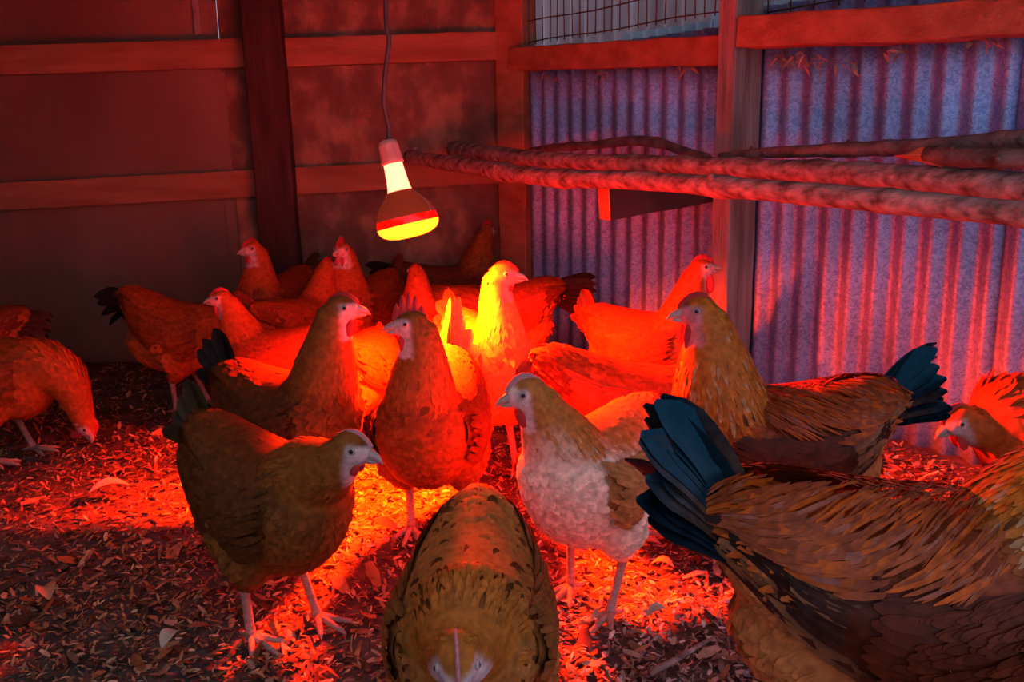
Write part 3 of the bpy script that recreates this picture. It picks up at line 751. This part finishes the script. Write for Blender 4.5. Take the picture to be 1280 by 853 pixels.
    for s in (-1, 1):
        Vw = []; Qw = []; Cw = []; base = 0
        gx_ = np.linspace(0, 1, 12); ga = np.linspace(-1, 1, 9)
        X, Aa = np.meshgrid(gx_, ga, indexing='ij')
        hgt = np.sin(np.pi * np.clip(X * .86 + .10, 0, 1)) ** .55
        ang = RAD(4) + RAD(30) * Aa * hgt - RAD(4) * X
        xx = x_f + (x_r - x_f) * X
        thick = .011 * (1 - Aa ** 4) * hgt + .000
        G = S(xx, ang, s, thick)
        I = np.arange(G.shape[0] * G.shape[1]).reshape(G.shape[:2])
        Q = np.stack([I[:-1, :-1], I[:-1, 1:], I[1:, 1:], I[1:, :-1]], -1).reshape(-1, 4)
        if s > 0: Q = Q[:, ::-1]
        Vw.append(G.reshape(-1, 3)); Qw.append(Q); Cw.append(np.repeat((pc['wing'] * .8)[None], len(Vw[0]), 0)); base = len(Vw[0])
        rows = []
        # (x start fraction, angle deg, length, width, tip colour factor, offset)
        for r_, (xf, n_, L_, W_, off) in enumerate(((.68, 11, .095, .018, .010), (.58, 12, .080, .017, .0125), (.47, 14, .060, .015, .0145))):
            for k in range(n_):
                q = (k + .5) / n_
                rows.append((xf + RNG.uniform(-.03, .03) + (.10 * (1 - q) if r_ < 2 else 0), (34 - 60 * q) + RNG.uniform(-2, 2), L_ * RNG.uniform(.9, 1.1) * (1 + (.25 * q if r_ < 2 else 0)), W_, off + .0025 * (1 - q), r_, q))
        for k in range(230):
            xf = .46 * (1 - (k / 230)) + RNG.uniform(-.03, .02); q = RNG.random()
            rows.append((xf, 34 - 60 * q, .036 * RNG.uniform(.8, 1.3), .0088 * RNG.uniform(.8, 1.2), .0155 + .005 * (k / 230) + RNG.uniform(0, .0012), 5, q))
        rr = np.array([(a_[0], a_[1], a_[2], a_[3], a_[4], a_[5], a_[6]) for a_ in rows])
        n_ = len(rr); Vf = np.empty((n_, 10, 3)); Cf = np.empty((n_, 10, 3))
        fac = RNG.uniform(.82, 1.18, n_)[:, None]
        tipc = np.where((rr[:, 5] < 1)[:, None], pc['wing'][None] * .45, pc['wing'][None] * 1.08)
        if gl: tipc = np.where(((rr[:, 5] < 2) & (RNG.random(n_) < .35))[:, None], np.array([[.24, .10, .045]]), np.where((rr[:, 5] < 2)[:, None], np.array([[.03, .015, .012]]), tipc))
        for k, (ss, ww) in enumerate(((0, .6), (.35, 1), (.65, 1.0), (.88, .75), (1.0, .25))):
            x = x_f + (x_r - x_f) * rr[:, 0] - rr[:, 2] * ss
            an = np.radians(rr[:, 1] * (1 - .15 * ss) - 6 * ss * rr[:, 6])
            offs = (rr[:, 4] - .008) * np.clip(.25 + 3.0 * rr[:, 6], 0, 1) + .005 * ss
            q0 = S(x, an, s, offs)
            over = np.clip(TF[0, 0] + .03 - x, 0, 1); q0[:, 0] -= over * .6
            e1 = S(x, an + .05, s, offs) - S(x, an - .05, s, offs); e1 /= np.linalg.norm(e1, axis=1)[:, None] + 1e-9
            Vf[:, 2 * k] = q0 - e1 * (rr[:, 3] * .5 * ww)[:, None]; Vf[:, 2 * k + 1] = q0 + e1 * (rr[:, 3] * .5 * ww)[:, None]
            cc = (pc['wing'][None] * (1 - ss) * .9 + tipc * ss) * fac
            Cf[:, 2 * k] = cc; Cf[:, 2 * k + 1] = cc
        bb_ = (np.arange(n_) * 10)[:, None] + base
        for k in range(4): Qw.append(bb_ + np.array([[2 * k, 2 * k + 1, 2 * k + 3, 2 * k + 2]]))
        Vw.append(Vf.reshape(-1, 3)); Cw.append(Cf.reshape(-1, 3))
        link('wing', np_mesh('wing', np.concatenate(Vw), np.concatenate(Qw), np.concatenate(Cw)), M['gloss_plumage' if gl else 'plumage'], root)
    if gl:
        n_ = 620; xs_ = RNG.uniform(TF[0, 0] + .03, .05, n_); sg = np.where(RNG.random(n_) < .5, -1, 1)
        an0 = np.radians(RNG.uniform(0, 1, n_) * 66 + 22 * (xs_ > -.06) * 1.0 + 20); L_ = RNG.uniform(.04, .075, n_); W_ = RNG.uniform(.006, .0095, n_)
        Vf = np.empty((n_, 8, 3)); Cf = np.empty((n_, 8, 3)); fac = RNG.uniform(.72, 1.2, n_)[:, None]
        mixc = np.where((RNG.random(n_) < .34)[:, None], pc['saddle'][None], pc['back'][None] * 1.15)
        pale = (RNG.random(n_) < .08)[:, None]
        for k, (ss, ww) in enumerate(((0, .7), (.4, 1), (.8, .8), (1.0, .2))):
            x = xs_ - L_ * ss * .8; an = an0 - np.radians(26) * ss * np.clip((an0 / 1.2), .2, 1)
            offs = .012 + .006 * ss * (1 - ss) * 2 - .001 * ss
            q0 = S(x, an, sg, offs); e1 = S(x, an + .05, sg, offs) - S(x, an - .05, sg, offs); e1 /= np.linalg.norm(e1, axis=1)[:, None] + 1e-9
            e1 = e1 + np.array([[.5, 0, 0]]); e1 /= np.linalg.norm(e1, axis=1)[:, None]
            Vf[:, 2 * k] = q0 - e1 * (W_ * .5 * ww)[:, None]; Vf[:, 2 * k + 1] = q0 + e1 * (W_ * .5 * ww)[:, None]
            cc = mixc * fac * (.75 + .45 * ss); cc = np.where(pale & (ss > .3), cc * .4 + np.array([[.16, .06, .045]]), cc)
            Cf[:, 2 * k] = cc; Cf[:, 2 * k + 1] = cc
        bb_ = (np.arange(n_) * 8)[:, None]
        Qw = np.concatenate([bb_ + np.array([[2 * k, 2 * k + 1, 2 * k + 3, 2 * k + 2]]) for k in range(3)])
        sh_ = link('saddle_hackles', np_mesh('saddle_hackles', Vf.reshape(-1, 3), Qw, Cf.reshape(-1, 3)), M['gloss_plumage'], root); sh_['kind'] = 'stuff'
    # tail
    tr_ = np.array([TF[0, 0] + .035, 0, TF[0, 1] - .005])
    tc0 = pc['tail'] if tailcol is None else np.array(tailcol)
    for k in range(tail_n):
        q = (k + .5) / tail_n; s = 1 if k % 2 else -1
        lay = (k // 2) / max(1, (tail_n // 2 - 1)) if tail_n > 2 else 0
        el = RAD(tail_e + pitch * .0 - lay * tail_spread * 2.6 + RNG.uniform(-4, 4)) - A * 1.0 + 0
        az = RAD(s * (5 + lay * tail_spread + RNG.uniform(-3, 3)))
        Lk = tail_L * RNG.uniform(.88, 1.08) * (1 - .18 * lay) * (1 + long_tail * (lay < .35))
        curl = (RAD(25) if kind == 'hen' else RAD(tail_curl + 15 * (1 - lay))) * (1 + (long_tail if lay < .35 else 0))
        c1 = tc0 * RNG.uniform(.7, 1.2); c0 = tc0 * .8
        if gl and RNG.random() < .45: c0 = np.array([.10, .05, .03])
        if gl: c1 = np.array([.003, .012, .021]) * RNG.uniform(.4, 1.9)
        v_, q_, c_ = blade(9, Lk, tail_W * RNG.uniform(.9, 1.15), el, az, curl, tr_ + np.array([.0, s * .012 * lay, -.03 * lay]), c0, c1, s * RAD(62 - 25 * lay))
        link('tail_feather', np_mesh('tail_feather', v_, q_, c_), M['tail' if gl else 'plumage'], root)
    # head details
    Hm = Matrix((hf.tolist(), lat_.tolist(), upv.tolist())).transposed()
    Hv = Vector(Hd)
    def hp_(x, y, z_): return Hv + Hm @ Vector((x, y, z_))
    bk_ = MB()
    bk_.tube([hp_(.022, 0, .001), hp_(.034, 0, .001), hp_(.046, 0, -.002), hp_(.056, 0, -.0095)], [.0115, .0085, .0052, .0010], 10)
    bk_.tube([hp_(.020, 0, -.010), hp_(.036, 0, -.0098), hp_(.048, 0, -.0100)], [.0085, .0052, .0012], 8)
    bk_.build('beak', M['beak'], root, True)
    for s in (-1, 1):
        ey = MB(); cc = hp_(.0125, s * .0215, .0065)
        def ball(c, r, n1=8, n2=10, sq=(1, .55, 1)):
            vs = []; fs = []
            for i in range(n1 + 1):
                th = math.pi * i / n1
                for j in range(n2):
                    ph = 2 * math.pi * j / n2
                    vs.append(Vector(c) + Hm @ Vector((r * math.sin(th) * math.cos(ph) * sq[0], r * math.cos(th) * sq[1] * 1.0, r * math.sin(th) * math.sin(ph) * sq[2])))
            for i in range(n1):
                for j in range(n2): fs.append((i * n2 + j, i * n2 + (j + 1) % n2, (i + 1) * n2 + (j + 1) % n2, (i + 1) * n2 + j))
            return vs, fs
        e_ = ey.add(*ball(cc, .0062)).build('eye', M['eyering'], root, True)
        MB().add(*ball(hp_(.0130, s * .0238, .0068), .0036)).build('pupil', M['pupil'], e_, True)
        if wattle > 0:
            wt = MB(); wl = .020 * wattle
            vs, fs = ball((0, 0, 0), 1.0)
            base_ = hp_(.016, s * .010, -.018 - wl * .6)
            wt.add([base_ + Hm @ Vector(((Hm.inverted() @ v).x * .011 * wattle ** .5, (Hm.inverted() @ v).y * .008, (Hm.inverted() @ v).z * wl)) for v in vs], fs)
            wt.build('wattle', M['comb'], root, True)
        el_ = MB(); el_.add(*ball(hp_(-.009, s * .0235, -.006), .0068, sq=(.8, .5, 1.1))); el_.build('earlobe', M['palecomb'], root, True)
    if comb > 0:
        cb = MB(); n = 30; hh = []
        for i in range(n + 1):
            t_ = i / n; env = math.sin(math.pi * min(1, t_ * .92 + .06)) ** .7
            saw = abs(math.sin(t_ * math.pi * 5)) ** .8; sa = max(0.15, min(1, (comb - .6) * 1.6))
            hh.append((.036 - .062 * t_, (.013 + .005 * (1 - sa) + .015 * saw * sa) * env * comb))
        vs = []; fs = []
        for x, h in hh:
            zb = .0235 - ((x - .004) / .035) ** 2 * .014
            for yy, zz in ((-.0035, zb - .008), (.0035, zb - .008), (-.0014, zb + h), (.0014, zb + h)): vs.append(hp_(x, yy, zz))
        for i in range(n):
            a_ = 4 * i; b_ = a_ + 4
            fs += [(a_, b_, b_ + 2, a_ + 2), (a_ + 1, a_ + 3, b_ + 3, b_ + 1), (a_ + 2, b_ + 2, b_ + 3, a_ + 3)]
        cb.add(vs, fs); cb.build('comb', M['palecomb' if palecomb else 'comb'], root, True)
    # legs
    for s in (-1, 1):
        lg = MB(); fx = .012 + s * stride
        top = Vector((hock[0], s * .056, hock[1] + .012)); bot = Vector((fx, s * .054, .014))
        lg.tube([top, top.lerp(bot, .3), top.lerp(bot, .8), bot, bot + Vector((.004, 0, -.008))], [.0105, .0078, .0078, .010, .008], 10)
        for (an, ll) in ((0, .062), (32, .052), (-34, .050), (172, .03)):
            d_ = Vector((math.cos(RAD(an)), math.sin(RAD(an)), 0))
            lg.tube([bot, bot + d_ * ll * .4 + Vector((0, 0, -.003)), bot + d_ * ll * .8 + Vector((0, 0, -.008)), bot + d_ * ll + Vector((0, 0, -.008)), bot + d_ * (ll + .012) + Vector((0, 0, -.012))],
                    [.0075, .0062, .0052, .0045, .001], 8)
        lg.build('leg', M['leg'], root, True)
    return root

def at_h(u, v, h):   # spot under the pixel for something at height h
    p = ground(u, v, h); return (p.x, p.y)

G_IN = 'hens crowded under the heat lamp'
# foreground
chicken('big maroon rooster with a blue-black tail in the right foreground', at_h(1152, 750, .30), -6, 'rooster', 1.22, head=(.20, .43), kind='rooster', comb=1.5, tail_e=75, tail_n=22, tail_L=.15, tail_W=.040,
        tail_spread=14, nf=6500, group='roosters', wattle=1.6, neck_fat=1.6, fsize=.75, tail_curl=20)
chicken('rooster with golden streaked hackles facing left before the blue iron', at_h(970, 545, .30), 183, 'rooster', 1.10, head=(.135, .485), kind='rooster', comb=.6, tail_e=62, tail_n=20, tail_L=.135, tail_W=.032,
        tail_spread=14, nf=5200, group='roosters', wattle=1.5, neck_fat=1.8, hyaw=4, fsize=.8, tail_curl=25)
chicken('cream-breasted hen looking left in the centre foreground', at_h(742, 754, 0.0), 232, 'cream', 1.04, head=(.155, .418), head_y=-.02, hyaw=-42, hpitch=-8, comb=.65, palecomb=True, nf=4200, group='front row hens', pitch=4, tail_e=0, fsize=.8)
chicken('brown hen bending her head down towards the camera at bottom centre', at_h(590, 764, .24), 268, 'gold', .96, head=(.205, .31), hpitch=-42, hyaw=8, comb=.8, palecomb=True, pitch=0, nf=4600, group='front row hens', tail_e=-30, tail_n=6, tail_L=.06, fsize=.85)
chicken('dark brown hen with a lowered head facing right at lower left', at_h(350, 775, .02), -38, 'dark', 1.03, head=(.205, .368), hpitch=-12, hyaw=22, comb=.45, palecomb=True, pitch=-2, nf=4200, group='front row hens', tail_e=70, tail_L=.10, fsize=.85, wattle=.6)
chicken('tall hen with a red comb facing left before the light pool', at_h(546, 670, 0.0), 262, 'dark', 1.08, head=(.12, .458), hyaw=-76, comb=1.35, nf=3600, group='front row hens', tail_e=70, tail_L=.15, tailcol=(.40, .2, .08), fsize=.85)
# middle
chicken('brightest hen, glowing yellow right beside the lamp, looking right', at_h(612, 586, 0.0), -66, 'buff', 1.12, head=(.10, .47), hyaw=56, comb=.5, group=G_IN, nf=2400, wattle=.5, neck_fat=-.5)
chicken('dim brown hen looking right with its throat lit red', at_h(368, 548, .22), -34, 'dark', 1.08, head=(.15, .478), hyaw=32, comb=.6, group=G_IN, nf=2800, tail_e=85, tail_L=.12, pitch=4, tailcol=(.02, .012, .01))
chicken('red hen with its head down behind the streaked rooster', at_h(795, 528, .24), -4, 'red', 1.10, head=(.20, .265), hpitch=-20, comb=.9, group=G_IN, nf=2400, tail_e=-12, tail_n=6, tail_L=.08, pitch=-6)
chicken('scarlet-lit hen with a raised head facing right by the grey post', at_h(812, 440, .24), -32, 'red', 1.06, head=(.14, .462), hyaw=22, hpitch=8, comb=.8, group=G_IN, nf=2200, tail_e=85, tail_L=.09, wattle=1.5, pitch=3)
chicken('brown hen with a bowed head at the right frame edge', at_h(1322, 540, .26), 188, 'red', 1.1, head=(.19, .27), hpitch=-25, comb=.6, group=G_IN, nf=2200)
chicken('scarlet hen seen between the two looking hens under the lamp', at_h(452, 462, .24), 75, 'red', 1.0, head=(.13, .30), group=G_IN, nf=1800, tail_e=55, tailcol=(.02, .012, .01))
chicken('long-necked hen turned away just below the lamp', at_h(536, 434, .24), 112, 'red', 1.0, head=(.11, .455), group=G_IN, nf=1800, comb=.5)
chicken('red hen facing left whose lit neck slopes beside the dim hen', at_h(345, 450, .24), 172, 'red', .98, head=(.15, .425), hyaw=20, comb=.7, group=G_IN, nf=1800)
chicken('hen with a dark tail standing leftmost before the back wall', at_h(228, 420, .25), -14, 'red', 1.08, head=(.20, .22), hpitch=-30, pitch=-8, comb=.7, group=G_IN, nf=1800, tail_e=8, tailcol=(.02, .012, .01))
chicken('shadowy hen standing tallest beneath the black post', at_h(346, 390, .25), 250, 'red', 1.12, head=(.10, .44), hyaw=-30, group=G_IN, nf=1600, comb=.8)
chicken('dark hen turned away right of the black post', at_h(376, 412, .25), 60, 'red', 1.05, head=(.14, .42), group=G_IN, nf=1600, comb=.6)
chicken('hen with a raised red comb far back left of the lamp', at_h(456, 394, .25), 248, 'red', 1.10, head=(.11, .45), group=G_IN, nf=1600, comb=1.0)
chicken('dark hen with a raised head behind the lamp bulb', at_h(562, 370, .26), 12, 'dark', 1.12, head=(.14, .455), hyaw=40, group=G_IN, nf=1600, tail_e=30, tailcol=(.02, .012, .01))
chicken('red hen whose black-tipped tail points right at the iron wall', at_h(614, 405, .26), 186, 'red', 1.15, head=(.20, .25), hpitch=-30, group=G_IN, nf=1800, tail_e=22, tail_L=.14, tail_n=10, tailcol=(.03, .015, .01))
chicken('hen pecking at the litter at the left frame edge', at_h(-2, 470, .24), -6, 'red', 1.05, head=(.225, .10), hpitch=-70, pitch=-10, group='hens at the left edge', nf=1800, comb=.6)
chicken('hen behind the pecking one at the left edge', at_h(-40, 420, .26), 180, 'red', 1.0, head=(.18, .38), group='hens at the left edge', nf=1400, tail_e=15)
